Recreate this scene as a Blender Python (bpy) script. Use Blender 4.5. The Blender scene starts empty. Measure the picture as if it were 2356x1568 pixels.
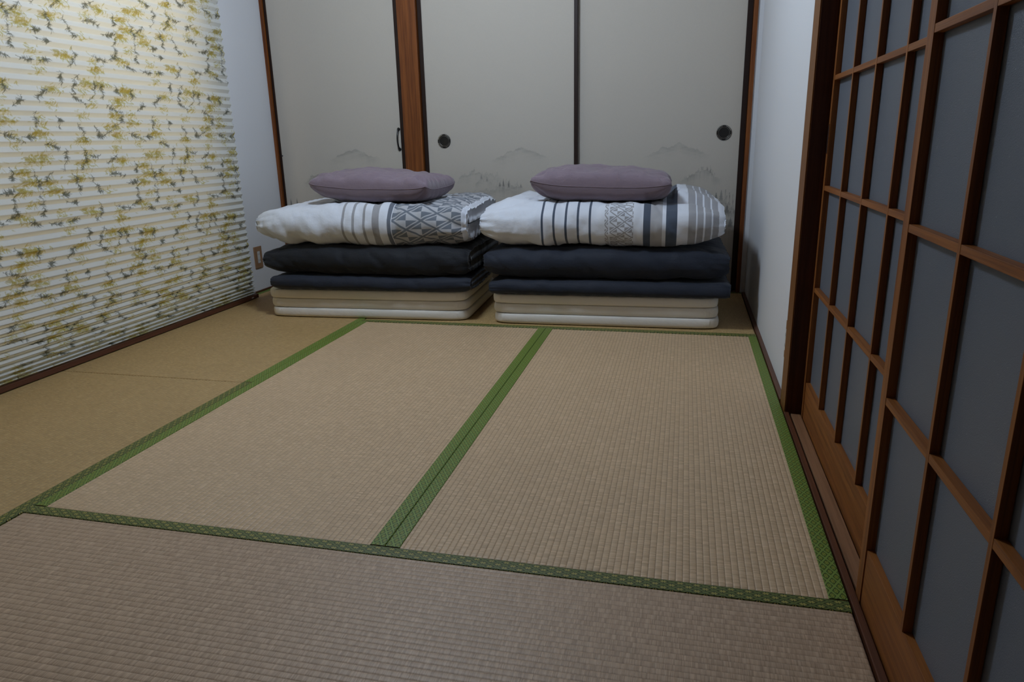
import bpy, bmesh, math, random
import numpy as np
from mathutils import Vector, noise as mnoise
random.seed(7)
scn = bpy.context.scene
COL = scn.collection
PI = math.pi

# ------------------------------------------------------------------ camera, world, exposure
cam_d = bpy.data.cameras.new('camera'); cam = bpy.data.objects.new('camera', cam_d); COL.objects.link(cam)
cam.location = (2.3273, -0.2887, 0.7932)
cam.rotation_mode = 'XYZ'; cam.rotation_euler = (1.293775, 0.022772, 0.234898)
cam_d.sensor_fit = 'HORIZONTAL'; cam_d.sensor_width = 36.0; cam_d.lens = 36.0*1614.61/2356
cam_d.clip_start = 0.02; cam_d.clip_end = 60
scn.camera = cam
world = bpy.data.worlds.new('world'); scn.world = world; world.use_nodes = True
wb = world.node_tree.nodes['Background']
wb.inputs['Color'].default_value = (1.0, 0.89, 0.68, 1); wb.inputs['Strength'].default_value = 4.0   # evening sky behind the blind
LAMP_COL = (0.70, 0.84, 1.0); LAMP_STR = 79.0; LAMP_POS = (1.32, 1.98, 1.98)
scn.view_settings.view_transform = 'Standard'; scn.view_settings.look = 'None'
scn.view_settings.gamma = 1.0; scn.view_settings.use_curve_mapping = False
scn.view_settings.exposure = 0.0
scn.cycles.use_adaptive_sampling = True; scn.cycles.adaptive_threshold = 0.04
scn.cycles.use_light_tree = False; scn.cycles.max_bounces = 6; scn.cycles.diffuse_bounces = 4; scn.cycles.glossy_bounces = 3; scn.cycles.transmission_bounces = 6
scn.cycles.sample_clamp_indirect = 6.0; scn.cycles.caustics_reflective = False; scn.cycles.caustics_refractive = False

# ------------------------------------------------------------------ node expressions
class X:
    def __init__(s, g, k): s.g = g; s.k = k
    def _b(s, op, o, r=False):
        a, b = (o, s) if r else (s, o)
        return s.g.math(op, a, b)
    def __add__(s, o): return s._b('ADD', o)
    def __radd__(s, o): return s._b('ADD', o)
    def __sub__(s, o): return s._b('SUBTRACT', o)
    def __rsub__(s, o): return s._b('SUBTRACT', o, True)
    def __mul__(s, o): return s._b('MULTIPLY', o)
    def __rmul__(s, o): return s._b('MULTIPLY', o)
    def __truediv__(s, o): return s._b('DIVIDE', o)
    def __rtruediv__(s, o): return s._b('DIVIDE', o, True)
    def __pow__(s, o): return s._b('POWER', o)
    def __gt__(s, o): return s._b('GREATER_THAN', o)
    def __lt__(s, o): return s._b('LESS_THAN', o)
    def fract(s): return s.g.math('FRACT', s)
    def floor(s): return s.g.math('FLOOR', s)
    def abs(s): return s.g.math('ABSOLUTE', s)
    def sin(s): return s.g.math('SINE', s)
    def cos(s): return s.g.math('COSINE', s)
    def exp(s): return s.g.math('EXPONENT', s)
    def sqrt(s): return s.g.math('SQRT', s)
    def max(s, o): return s.g.math('MAXIMUM', s, o)
    def min(s, o): return s.g.math('MINIMUM', s, o)

class G:
    """a material's node tree with arithmetic"""
    def __init__(s, name):
        s.m = bpy.data.materials.new(name); s.m.use_nodes = True
        s.nt = s.m.node_tree; s.nt.nodes.clear()
        s.out = s.nt.nodes.new('ShaderNodeOutputMaterial'); s._uv = None
    def n(s, t): return s.nt.nodes.new(t)
    def put(s, sock, v):
        if isinstance(v, X): v = v.k
        if isinstance(v, bpy.types.NodeSocket): s.nt.links.new(v, sock)
        elif isinstance(v, (tuple, list)):
            sock.default_value = tuple(v)+(1,) if len(v) == 3 and sock.type == 'RGBA' else tuple(v)
        else: sock.default_value = v
    def math(s, op, *a):
        nd = s.n('ShaderNodeMath'); nd.operation = op
        for i, v in enumerate(a): s.put(nd.inputs[i], v)
        return X(s, nd.outputs[0])
    def uv(s):
        if s._uv is None:
            u = s.n('ShaderNodeUVMap'); sp = s.n('ShaderNodeSeparateXYZ'); s.nt.links.new(u.outputs[0], sp.inputs[0])
            s._uv = (X(s, sp.outputs[0]), X(s, sp.outputs[1]))
        return s._uv
    def vec(s, x, y=0.0, z=0.0):
        nd = s.n('ShaderNodeCombineXYZ')
        for i, v in enumerate((x, y, z)): s.put(nd.inputs[i], v)
        return nd.outputs[0]
    def noise(s, x, y=0.0, z=0.0, detail=2.0, rough=0.5):
        nd = s.n('ShaderNodeTexNoise'); nd.noise_dimensions = '3D'
        s.put(nd.inputs['Vector'], s.vec(x, y, z)); nd.inputs['Scale'].default_value = 1.0
        nd.inputs['Detail'].default_value = detail; nd.inputs['Roughness'].default_value = rough
        return X(s, nd.outputs[0])
    def white(s, x, y=0.0, z=0.0):
        nd = s.n('ShaderNodeTexWhiteNoise'); nd.noise_dimensions = '3D'; s.put(nd.inputs['Vector'], s.vec(x, y, z))
        return X(s, nd.outputs['Value'])
    def voro(s, x, y):
        nd = s.n('ShaderNodeTexVoronoi'); nd.voronoi_dimensions = '2D'; nd.feature = 'F1'
        s.put(nd.inputs['Vector'], s.vec(x, y)); nd.inputs['Scale'].default_value = 1.0
        sp = s.n('ShaderNodeSeparateXYZ'); s.nt.links.new(nd.outputs['Position'], sp.inputs[0])
        sc = s.n('ShaderNodeSeparateColor'); s.nt.links.new(nd.outputs['Color'], sc.inputs[0])
        return X(s, sp.outputs[0]), X(s, sp.outputs[1]), X(s, sc.outputs[0]), X(s, sc.outputs[1])
    def smooth(s, v, a, b):
        nd = s.n('ShaderNodeMapRange'); nd.interpolation_type = 'SMOOTHSTEP'
        s.put(nd.inputs['Value'], v); s.put(nd.inputs['From Min'], a); s.put(nd.inputs['From Max'], b)
        return X(s, nd.outputs[0])
    def band(s, v, a, b): return s.math('COMPARE', v, (a+b)/2, (b-a)/2)
    def mix(s, f, a, b, mode='MIX'):
        nd = s.n('ShaderNodeMix'); nd.data_type = 'RGBA'; nd.blend_type = mode
        s.put(nd.inputs[0], f); s.put(nd.inputs[6], a); s.put(nd.inputs[7], b)
        return nd.outputs[2]
    def scale(s, c, f):      # colour times scalar
        nd = s.n('ShaderNodeVectorMath'); nd.operation = 'SCALE'
        s.put(nd.inputs[0], c if not isinstance(c, tuple) else s.rgb(c)); s.put(nd.inputs['Scale'], f)
        return nd.outputs[0]
    def rgb(s, c):
        nd = s.n('ShaderNodeRGB'); nd.outputs[0].default_value = tuple(c)+(1,); return nd.outputs[0]
    def bump(s, h, dist, strength=1.0):
        nd = s.n('ShaderNodeBump'); s.put(nd.inputs['Height'], h)
        nd.inputs['Distance'].default_value = dist; nd.inputs['Strength'].default_value = strength
        return nd.outputs[0]
    def pbr(s, col, rough=0.6, spec=0.4, metal=0.0, bump=None, sheen=0.0, final=True, coat=0.0):
        b = s.n('ShaderNodeBsdfPrincipled')
        s.put(b.inputs['Base Color'], col); s.put(b.inputs['Roughness'], rough)
        b.inputs['Specular IOR Level'].default_value = spec; b.inputs['Metallic'].default_value = metal
        b.inputs['Sheen Weight'].default_value = sheen; b.inputs['Sheen Roughness'].default_value = 0.5
        b.inputs['Coat Weight'].default_value = coat; b.inputs['Coat Roughness'].default_value = 0.25
        if bump is not None: s.put(b.inputs['Normal'], bump)
        if final: s.nt.links.new(b.outputs[0], s.out.inputs[0])
        return b.outputs[0]
    def mixsh(s, f, a, b, final=True):
        nd = s.n('ShaderNodeMixShader'); s.put(nd.inputs[0], f); s.nt.links.new(a, nd.inputs[1]); s.nt.links.new(b, nd.inputs[2])
        if final: s.nt.links.new(nd.outputs[0], s.out.inputs[0])
        return nd.outputs[0]

M = {}
def flat(name, col, rough=0.6, spec=0.4, metal=0.0):
    g = G(name); g.pbr(col, rough, spec, metal); M[name] = g.m
def wood(name, dark, light, rough=0.45, spec=0.4, fine=1.0):
    g = G(name); u, v = g.uv()
    a = g.noise(u*2.2*fine, v*75*fine, detail=4, rough=0.6)
    b = g.noise(u*7, v*420, detail=2)
    f = g.smooth(a*0.72+b*0.28, 0.34, 0.66)
    g.pbr(g.mix(f, dark, light), rough, spec, bump=g.bump(b, 0.0004, 0.5)); M[name] = g.m
wood('shoji_wood', (0.165, 0.055, 0.014), (0.29, 0.105, 0.024), 0.5, 0.25)
wood('jamb_wood', (0.135, 0.052, 0.013), (0.21, 0.085, 0.021), 0.5, 0.25)
wood('post_wood', (0.10, 0.026, 0.006), (0.25, 0.080, 0.017), 0.45, 0.3, 0.6)
wood('sill_wood', (0.075, 0.026, 0.012), (0.13, 0.048, 0.022), 0.4)
wood('worn_wood', (0.20, 0.10, 0.05), (0.30, 0.155, 0.08), 0.42)
wood('rail_wood', (0.09, 0.032, 0.018), (0.13, 0.05, 0.028), 0.4)
wood('board_wood', (0.16, 0.08, 0.035), (0.27, 0.14, 0.06), 0.45)
wood('jamb_shade_wood', (0.045, 0.014, 0.006), (0.075, 0.026, 0.011), 0.5, 0.25)  # darkened wood colour standing in for shade on the jamb
wood('plate_wood', (0.22, 0.12, 0.06), (0.32, 0.18, 0.095), 0.5)
flat('lacquer', (0.020, 0.009, 0.006), 0.5, 0.25)
flat('black_metal', (0.012, 0.011, 0.010), 0.3, 0.5)
flat('silver', (0.55, 0.53, 0.48), 0.3, 0.5, 1.0)
flat('white_plastic', (0.55, 0.55, 0.53), 0.4)
flat('dark_slot', (0.02, 0.02, 0.02), 0.6)
flat('aluminium', (0.35, 0.34, 0.32), 0.4, 0.5, 0.6)
flat('concrete', (0.30, 0.29, 0.27), 0.9)
flat('subfloor', (0.16, 0.11, 0.07), 0.9)
wood('ceiling_board', (0.16, 0.095, 0.05), (0.25, 0.155, 0.085), 0.6)
flat('metal_grey', (0.4, 0.4, 0.4), 0.5)

def mat_wallpaper():
    g = G('wallpaper'); u, v = g.uv()
    h = g.noise(u*900, v*260, detail=3)*0.6 + g.noise(u*160, v*420, detail=2)*0.4
    c = g.mix(h, (0.60, 0.61, 0.64), (0.70, 0.71, 0.73))
    g.pbr(c, 0.85, 0.2, bump=g.bump(h, 0.0012, 0.6)); M['wallpaper'] = g.m
mat_wallpaper()

def mat_glass():
    g = G('clear_glass')
    t = g.n('ShaderNodeBsdfTransparent'); gl = g.n('ShaderNodeBsdfGlossy'); gl.inputs['Roughness'].default_value = 0.02
    g.mixsh(0.07, t.outputs[0], gl.outputs[0]); M['clear_glass'] = g.m
    g = G('frosted_glass'); u, v = g.uv()
    h = g.noise(u*520, v*520, detail=3, rough=0.65)
    sp = g.smooth(g.noise(u*260, v*260, detail=1), 0.70, 0.80)
    p = g.pbr(g.mix(sp, (0.195, 0.22, 0.265), (0.34, 0.375, 0.42)), 0.27, 0.5, bump=g.bump(h, 0.0012, 0.7), final=False)
    tr = g.n('ShaderNodeBsdfTranslucent'); tr.inputs['Color'].default_value = (0.5, 0.54, 0.58, 1)
    g.mixsh(0.25, p, tr.outputs[0]); M['frosted_glass'] = g.m
mat_glass()

def mat_tatami(name, ca, cb, cc):
    """u runs along the ridges, v across them; the rushes run across"""
    g = G(name); u, v = g.uv(); p = 0.0129
    row = (v/p).floor()
    fib = g.noise(u*620, v*22 + row*3.7, row*0.31, detail=2, rough=0.6)
    fib2 = g.noise(u*170, row*5.3, 0.0, detail=1)
    blk = g.white((u/0.0042).floor(), row)
    big = g.noise(u*3.0, v*3.0, 2.0, detail=3)
    c = g.mix(g.smooth(fib, 0.28, 0.72), ca, cb)
    c = g.mix(g.smooth(fib2, 0.45, 0.75)*0.55, c, cc)
    c = g.scale(c, 0.86 + blk*0.14 + big*0.14)
    t = ((v/p).fract()-0.5).abs()*2
    groove_shade = g.smooth(t, 0.80, 1.0)  # painted groove shade between ridges, on top of the modelled relief
    c = g.mix(groove_shade*0.35, c, (0.09, 0.06, 0.035))
    h = fib*0.6 + fib2*0.4
    g.pbr(c, 0.48, 0.5, bump=g.bump(h, 0.0007, 0.7), sheen=0.05); M[name] = g.m
mat_tatami('tatami_warm', (0.34, 0.22, 0.085), (0.50, 0.33, 0.14), (0.56, 0.40, 0.19))
mat_tatami('tatami_pale', (0.44, 0.305, 0.175), (0.63, 0.45, 0.275), (0.71, 0.53, 0.35))
mat_tatami('tatami_grey', (0.36, 0.245, 0.155), (0.52, 0.37, 0.25), (0.61, 0.45, 0.315))

def mat_heri(name, lattice, ground, gold, goldness):
    g = G(name); u, v = g.uv()
    v = v + 0.0022; a = (u/0.0300 + v/0.0180); b = (u/0.0300 - v/0.0180)
    fa = (a.fract()-0.5).abs()*2; fb = (b.fract()-0.5).abs()*2
    e = fa.max(fb)
    c = g.mix(e > 0.74, ground, lattice)
    c = g.mix(g.band(e, 0.60, 0.74), c, g.scale(ground, 0.25))
    cross = (fa-fb).abs()
    flower = (e < 0.52)*g.math('MAXIMUM', cross > 0.14, e < 0.14)
    c = g.mix(flower*goldness, c, gold)
    w = g.noise(u*1500, v*400, detail=1)
    c = g.scale(c, 0.82 + w*0.36)
    g.pbr(c, 0.5, 0.4, bump=g.bump(w + e*0.6, 0.0003, 0.6)); M[name] = g.m
mat_heri('heri_green', (0.18, 0.27, 0.050), (0.060, 0.125, 0.012), (0.32, 0.33, 0.05), 0.75)
mat_heri('heri_olive', (0.115, 0.145, 0.032), (0.040, 0.065, 0.010), (0.46, 0.40, 0.10), 0.85)

def mat_paper():
    """fusuma paper; the faint ink landscape is a printed density stored on the mesh"""
    g = G('fusuma_paper'); x, z = g.uv()
    at = g.n('ShaderNodeAttribute'); at.attribute_name = 'print'
    wv = g.noise(x*1400, z*60, detail=1)*0.5 + g.noise(x*60, z*1400, detail=1)*0.5
    base = g.mix(wv, (0.445, 0.410, 0.360), (0.535, 0.495, 0.437))
    c = g.mix(X(g, at.outputs['Fac']), base, (0.095, 0.10, 0.10))
    g.pbr(c, 0.7, 0.25, bump=g.bump(wv, 0.0005, 0.6)); M['fusuma_paper'] = g.m
mat_paper()

def mat_blind():
    g = G('blind_fabric')
    at = g.n('ShaderNodeAttribute'); at.attribute_name = 'print'
    c = at.outputs['Color']
    d = g.n('ShaderNodeBsdfDiffuse'); g.put(d.inputs['Color'], c)
    t = g.n('ShaderNodeBsdfTranslucent'); g.put(t.inputs['Color'], g.mix(1.0, c, (1.0, 0.92, 0.72), 'MULTIPLY'))
    ms = g.mixsh(0.30, d.outputs[0], t.outputs[0], final=False)
    gl = g.n('ShaderNodeBsdfGlossy'); gl.inputs['Roughness'].default_value = 0.45
    g.mixsh(0.03, ms, gl.outputs[0]); M['blind_fabric'] = g.m
mat_blind()

def cloth(g, c, rough=0.85, amp=0.0006, spec=0.2, sheen=0.15):
    u, v = g.uv()
    h = g.noise(u*60, v*60, 0.0, detail=4, rough=0.6)*0.8 + g.noise(u*900, v*900, detail=1)*0.06
    g.pbr(c, rough, spec, bump=g.bump(h, amp*6, 0.5), sheen=sheen)
    M[g.m.name] = g.m
WHITE = (0.68, 0.72, 0.80)
def tri_pattern(g, u, v, w, h, lw=0.16):
    a = u/w + v/h; b = u/w - v/h
    fa = a.fract()-0.5; fb = b.fract()-0.5
    e = fa.abs().max(fb.abs())*2
    line = e > 1-lw
    tri = (e < 1-lw*2.1)*(((fa+fb)*(fa-fb)) < 0.0)
    return line.max(tri), line
def mat_duvet_left():
    g = G('duvet_diamonds'); u, v = g.uv()
    c = WHITE; grey = (0.33, 0.335, 0.36); slate = (0.145, 0.165, 0.205)
    for a, b in ((0.816, 0.828), (0.867, 0.879), (0.919, 0.931), (0.965, 0.998)): c = g.mix(g.band(u, a, b), c, grey)
    c = g.mix(g.band(u, 1.036, 1.0545), c, slate)
    reg = g.band(u, 1.0575, 1.372)
    c = g.mix(reg, c, (0.44, 0.455, 0.49))
    p, _ = tri_pattern(g, u-1.0575, v, 0.137, 0.083, 0.13)
    c = g.mix(reg*p, c, (0.155, 0.178, 0.215))
    cloth(g, c)
def mat_duvet_right():
    g = G('duvet_stripes'); u, v = g.uv()
    c = WHITE; grey = (0.335, 0.34, 0.365); navy = (0.075, 0.095, 0.135)
    for k in range(5): c = g.mix(g.band(u, 1.7355+k*0.051, 1.745+k*0.051), c, navy)
    pa, _ = tri_pattern(g, u-2.0076, v, 0.030, 0.040, 0.2); c = g.mix(pa*g.band(u, 2.0076, 2.022), c, grey)
    pb, _ = tri_pattern(g, u-2.0285, v, 0.062, 0.043, 0.14); c = g.mix(pb*g.band(u, 2.0285, 2.126), c, grey)
    for a, b in ((2.167, 2.196), (2.259, 2.304)): c = g.mix(g.band(u, a, b), c, navy)
    c = g.mix(g.band(u, 2.196, 2.244), c, (0.42, 0.425, 0.45))
    for a, b in ((2.349, 2.379), (2.3845, 2.409), (2.416, 2.441), (2.4475, 2.472)): c = g.mix(g.band(u, a, b), c, grey)
    cloth(g, c)
mat_duvet_left(); mat_duvet_right()
g = G('navy_cotton'); cloth(g, (0.014, 0.019, 0.033), 0.7, 0.0008, 0.3, 0.1)
g = G('black_navy_cotton'); cloth(g, (0.009, 0.011, 0.016), 0.7, 0.0008, 0.3, 0.1)
g = G('cream_cotton'); cloth(g, (0.80, 0.77, 0.72), 0.8, 0.0005, 0.2)
g = G('mauve_cotton'); cloth(g, (0.215, 0.165, 0.20), 0.85, 0.0010, 0.2, 0.25)
g = G('lamp_diffuser'); em = g.n('ShaderNodeEmission'); em.inputs[0].default_value = LAMP_COL+(1,); em.inputs[1].default_value = LAMP_STR
g.nt.links.new(em.outputs[0], g.out.inputs[0]); M['lamp_diffuser'] = g.m

# ------------------------------------------------------------------ object helpers
ORG = {}
def tag(o, label, cat, group=None, kind=None):
    o['label'] = label; o['category'] = cat
    if group: o['group'] = group
    if kind: o['kind'] = kind
    return o
def empty(name, loc):
    o = bpy.data.objects.new(name, None); COL.objects.link(o); o.location = loc; o.empty_display_size = 0.05
    ORG[o.name] = Vector(loc); return o
def link(name, me, org, parent):
    o = bpy.data.objects.new(name, me); COL.objects.link(o); ORG[o.name] = Vector(org)
    if parent is not None:
        o.parent = parent; o.location = Vector(org)-ORG[parent.name]
    else: o.location = org
    return o
def mesh_obj(name, verts, faces, mat, parent=None, uvs=None, smooth=False, org=None):
    """verts in room coordinates; uvs: per vertex"""
    if org is None:
        lo = [min(v[i] for v in verts) for i in range(3)]; hi = [max(v[i] for v in verts) for i in range(3)]
        org = ((lo[0]+hi[0])/2, (lo[1]+hi[1])/2, lo[2])
    me = bpy.data.meshes.new(name)
    me.from_pydata([(v[0]-org[0], v[1]-org[1], v[2]-org[2]) for v in verts], [], faces)
    if uvs:
        ul = me.uv_layers.new(name='UVMap')
        buf = [0.0]*(2*len(me.loops))
        vi = [0]*len(me.loops); me.loops.foreach_get('vertex_index', vi)
        for i, k in enumerate(vi): buf[2*i], buf[2*i+1] = uvs[k]
        ul.data.foreach_set('uv', buf)
    me.materials.append(M[mat])
    if smooth: me.polygons.foreach_set('use_smooth', [True]*len(me.polygons))
    me.update()
    return link(name, me, org, parent)
def grid_mesh(name, P, mat, parent, U=None, col=None, fac=None, extra=None, org=None):
    """P: (rows, cols, 3) array in room coordinates; col/fac: printed colour or density per vertex"""
    R_, C_ = P.shape[:2]
    V = P.reshape(-1, 3).astype(np.float64)
    idx = np.arange(R_*C_).reshape(R_, C_)
    Q = np.stack([idx[:-1, :-1], idx[:-1, 1:], idx[1:, 1:], idx[1:, :-1]], -1).reshape(-1, 4)
    if extra is not None:
        ev, ef = extra; Q = np.concatenate([Q, np.array(ef)+len(V)]); V = np.concatenate([V, np.array(ev, float)])
    if org is None:
        lo, hi = V.min(0), V.max(0); org = ((lo[0]+hi[0])/2, (lo[1]+hi[1])/2, lo[2])
    nv, nf = len(V), len(Q)
    me = bpy.data.meshes.new(name)
    me.vertices.add(nv); me.vertices.foreach_set('co', (V-np.array(org)).astype(np.float32).ravel())
    me.loops.add(nf*4); me.loops.foreach_set('vertex_index', Q.astype(np.int32).ravel())
    me.polygons.add(nf); me.polygons.foreach_set('loop_start', np.arange(0, nf*4, 4, dtype=np.int32))
    me.update(calc_edges=True)
    if U is not None:
        UU = np.concatenate([U.reshape(-1, 2), np.zeros((nv-R_*C_, 2))])
        ul = me.uv_layers.new(name='UVMap'); ul.data.foreach_set('uv', UU[Q.ravel()].astype(np.float32).ravel())
    if col is not None:
        a = me.attributes.new('print', 'FLOAT_COLOR', 'POINT')
        cc = np.ones((nv, 4), np.float32); cc[:R_*C_, :3] = col.reshape(-1, 3); a.data.foreach_set('color', cc.ravel())
    if fac is not None:
        a = me.attributes.new('print', 'FLOAT', 'POINT')
        cc = np.zeros(nv, np.float32); cc[:R_*C_] = fac.ravel(); a.data.foreach_set('value', cc)
    me.materials.append(M[mat]); me.validate()
    return link(name, me, org, parent)
def box_bm(bm, lo, hi, bev=0.0):
    vs = [bm.verts.new((x, y, z)) for z in (lo[2], hi[2]) for y in (lo[1], hi[1]) for x in (lo[0], hi[0])]
    fs = [bm.faces.new([vs[i] for i in q]) for q in ((0, 2, 3, 1), (4, 5, 7, 6), (0, 1, 5, 4), (2, 6, 7, 3), (0, 4, 6, 2), (1, 3, 7, 5))]
    if bev > 0:
        ed = list({e for f in fs for e in f.edges})
        bmesh.ops.bevel(bm, geom=ed, offset=bev, segments=2, profile=0.7, affect='EDGES')
def bm_obj(name, bm, mat, parent=None, grain=None, org=None, uvoff=None, world_uv=None, smooth=False):
    """planar UVs in metres: u along the grain axis"""
    bm.normal_update()
    co = [v.co for v in bm.verts]
    lo = Vector([min(c[i] for c in co) for i in range(3)]); hi = Vector([max(c[i] for c in co) for i in range(3)])
    d = hi-lo
    if grain is None: grain = max(range(3), key=lambda i: d[i])
    if org is None: org = Vector(((lo.x+hi.x)/2, (lo.y+hi.y)/2, lo.z))
    off = uvoff if uvoff is not None else (random.uniform(0, 9), random.uniform(0, 9))
    ul = bm.loops.layers.uv.new('UVMap')
    for f in bm.faces:
        n = max(range(3), key=lambda i: abs(f.normal[i]))
        ax = [i for i in range(3) if i != n]
        if world_uv: a, b = world_uv if n not in world_uv else tuple(ax)
        elif grain in ax: a = grain; b = [i for i in ax if i != grain][0]
        else: a, b = ax
        for l in f.loops: l[ul].uv = (l.vert.co[a]+off[0], l.vert.co[b]+off[1])
    for v in bm.verts: v.co -= org
    me = bpy.data.meshes.new(name); bm.to_mesh(me); bm.free()
    me.materials.append(M[mat])
    if smooth: me.polygons.foreach_set('use_smooth', [True]*len(me.polygons))
    return link(name, me, org, parent)
def box(name, x0, x1, y0, y1, z0, z1, mat, parent=None, bev=0.0, **k):
    bm = bmesh.new(); box_bm(bm, (x0, y0, z0), (x1, y1, z1), bev)
    return bm_obj(name, bm, mat, parent, **k)
def boxes(name, lst, mat, parent=None, bev=0.0, **k):
    bm = bmesh.new()
    for a in lst: box_bm(bm, (a[0], a[2], a[4]), (a[1], a[3], a[5]), bev)
    return bm_obj(name, bm, mat, parent, **k)
def dup(o, dloc, parent):
    c = o.copy(); COL.objects.link(c); c.parent = parent; c.location = Vector(o.location)+Vector(dloc); ORG[c.name] = ORG[o.name]+Vector(dloc); return c
def tube(name, pts, r, mat, parent=None, seg=8, closed=False):
    vs = []; fs = []; n = len(pts); pts = [Vector(p) for p in pts]
    for i, p in enumerate(pts):
        a = pts[(i-1) % n] if (closed or i > 0) else p; b = pts[(i+1) % n] if (closed or i < n-1) else p
        t = (b-a).normalized(); up = Vector((0, 0, 1)) if abs(t.z) < 0.9 else Vector((1, 0, 0))
        s = t.cross(up).normalized(); q = s.cross(t)
        rr = r[i] if isinstance(r, (list, tuple)) else r
        for k in range(seg):
            an = 2*PI*k/seg; vs.append(p + s*math.cos(an)*rr + q*math.sin(an)*rr)
    for i in range(n if closed else n-1):
        for k in range(seg):
            j = (i+1) % n
            fs.append((i*seg+k, i*seg+(k+1) % seg, j*seg+(k+1) % seg, j*seg+k))
    if not closed:
        fs.append(tuple(range(seg))[::-1]); fs.append(tuple((n-1)*seg+k for k in range(seg)))
    return mesh_obj(name, vs, fs, mat, parent, uvs=[(v[2], v[0]) for v in vs], smooth=True)
def lathe(name, prof, center, axis, mat, parent=None, seg=40):
    """prof: (radius, height) along axis 'y-' (towards the room) or 'z'"""
    vs = []; fs = []
    for r, h in prof:
        for k in range(seg):
            a = 2*PI*k/seg
            if axis == 'z': vs.append((center[0]+r*math.cos(a), center[1]+r*math.sin(a), center[2]+h))
            else: vs.append((center[0]+r*math.cos(a), center[1]-h, center[2]+r*math.sin(a)))
    for i in range(len(prof)-1):
        for k in range(seg):
            fs.append((i*seg+k, i*seg+(k+1) % seg, (i+1)*seg+(k+1) % seg, (i+1)*seg+k))
    fs.append(tuple(range(seg))[::-1]); fs.append(tuple((len(prof)-1)*seg+k for k in range(seg)))
    return mesh_obj(name, vs, fs, mat, parent, uvs=[(v[0], v[2]) for v in vs], smooth=False)

# ------------------------------------------------------------------ room shell
XL, XR, YB, CEIL, YF = 0.0, 2.657, 3.52, 2.42, -4.5
tag(box('floor', -0.02, 2.80, -0.001, 3.62, -0.12, -0.0525, 'subfloor'), 'bare underfloor beneath the tatami mats', 'floor', kind='structure')
fl = empty('floor', (1.32, -2.2, -0.05)); tag(fl, 'wooden board floor of the adjoining room in the foreground', 'floor', kind='structure')
for k in range(18):
    x0 = -0.02+k*0.156
    box('plank', x0, x0+0.1545, YF, -0.004, -0.05, -0.012, 'board_wood', fl, bev=0.001)
tag(box('ceiling', -0.15, 2.85, YF-0.1, 3.75, CEIL, CEIL+0.06, 'ceiling_board'), 'flat beige ceiling above the room', 'ceiling', kind='structure')
WY0, WY1, WZ0, WZ1 = 0.78, 2.90, 0.03, 1.86
wl = boxes('wall_left', [(-0.12, 0, -0.10, WY0, -0.12, CEIL), (-0.12, 0, WY1, 3.75, -0.12, CEIL), (-0.12, 0, WY0, WY1, -0.12, WZ0), (-0.12, 0, WY0, WY1, WZ1, CEIL)], 'wallpaper', grain=2)
tag(wl, 'white papered wall with the window behind the blind', 'wall', kind='structure')
tag(boxes('wall_front', [(-0.12, 2.85, YF-0.1, YF, -0.12, CEIL), (-0.12, -0.02, YF, -0.101, -0.12, CEIL), (2.70, 2.80, YF, -0.101, -0.12, CEIL)], 'board_wood'), 'wood panelled walls of the adjoining room behind the camera', 'wall', kind='structure')
JY0, JY1 = 1.795, 1.888
tag(boxes('wall_right', [(XR, 2.80, JY1, 3.75, -0.12, CEIL), (XR, 2.80, -0.10, JY1, 1.86, CEIL)], 'wallpaper', grain=2),
    'white papered wall beside the sliding lattice doors', 'wall', kind='structure')
tag(boxes('wall_back', [(-0.12, 2.80, YB+0.06, 3.75, -0.12, CEIL), (-0.12, XR, YB-0.005, YB+0.06, 1.90, CEIL), (2.6315, XR, YB-0.010, YB+0.06, -0.05, 1.90)], 'wallpaper'), 'wall above and behind the closet doors', 'wall', kind='structure')
tag(box('wall_hall', 3.75, 3.85, YF, 3.75, -0.12, CEIL, 'wallpaper'), 'dim wall of the hallway behind the lattice doors', 'wall', kind='structure')
tag(box('ceiling', 2.851, 3.85, YF, 3.75, CEIL, CEIL+0.06, 'ceiling_board'), 'ceiling of the hallway behind the lattice doors', 'ceiling', kind='structure')
tag(box('floor', 2.801, 3.75, YF, 3.75, -0.12, -0.01, 'board_wood'), 'board floor of the hallway behind the lattice doors', 'floor', kind='structure')
tag(boxes('wall_hall_end', [(2.801, 3.75, 3.65, 3.75, -0.01, CEIL), (2.801, 3.75, YF, YF+0.1, -0.01, CEIL)], 'wallpaper'), 'end walls of the hallway behind the lattice doors', 'wall', kind='structure')
# timber trim
def trim(name, label, *a, mat='jamb_wood', bev=0.0015):
    return tag(box(name, *a, mat, bev=bev), label, 'trim', kind='structure')
trim('baseboard_right', 'narrow brown wooden strip between mats and right white wall', 2.6415, XR+0.006, JY1+0.001, YB-0.02, -0.05, 0.006, mat='sill_wood')
trim('baseboard_left', 'narrow brown wooden strip along foot of the left wall', -0.004, 0.008, WY1+0.16, YB-0.02, -0.05, 0.012, mat='sill_wood')
tp = trim('trim_1', 'brown door post at the end of the right white wall', 2.6435, 2.80, JY0, JY1, -0.05, 1.86, mat='jamb_wood')
jl = box('jamb_shade_board', 2.6465, 2.80, JY0-0.0035, JY0-0.0002, -0.0115, 1.771, 'jamb_shade_wood', tp, bev=0.0008); jl['label'] = 'dark board added as shade on the jamb face'  # thin dark board added to paint the shade on the post's near face
trim('trim_2', 'brown lintel above the sliding lattice doors', 2.6435, 2.80, -0.10, JY0-0.001, 1.772, 1.859)
trim('trim_3', 'wide brown wooden post between the closet doors', 0.809, 0.914, YB-0.022, YB+0.055, -0.05, 1.79, mat='post_wood', bev=0.002)
trim('trim_4', 'thin brown wooden strip in left corner beside closet door', 0.0005, 0.018, YB-0.016, YB+0.05, -0.05, 1.79, mat='post_wood')
trim('trim_5', 'thin brown wooden jamb in right corner beside closet door', 2.612, 2.631, YB-0.018, YB+0.05, -0.05, 1.79, mat='post_wood')
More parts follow.
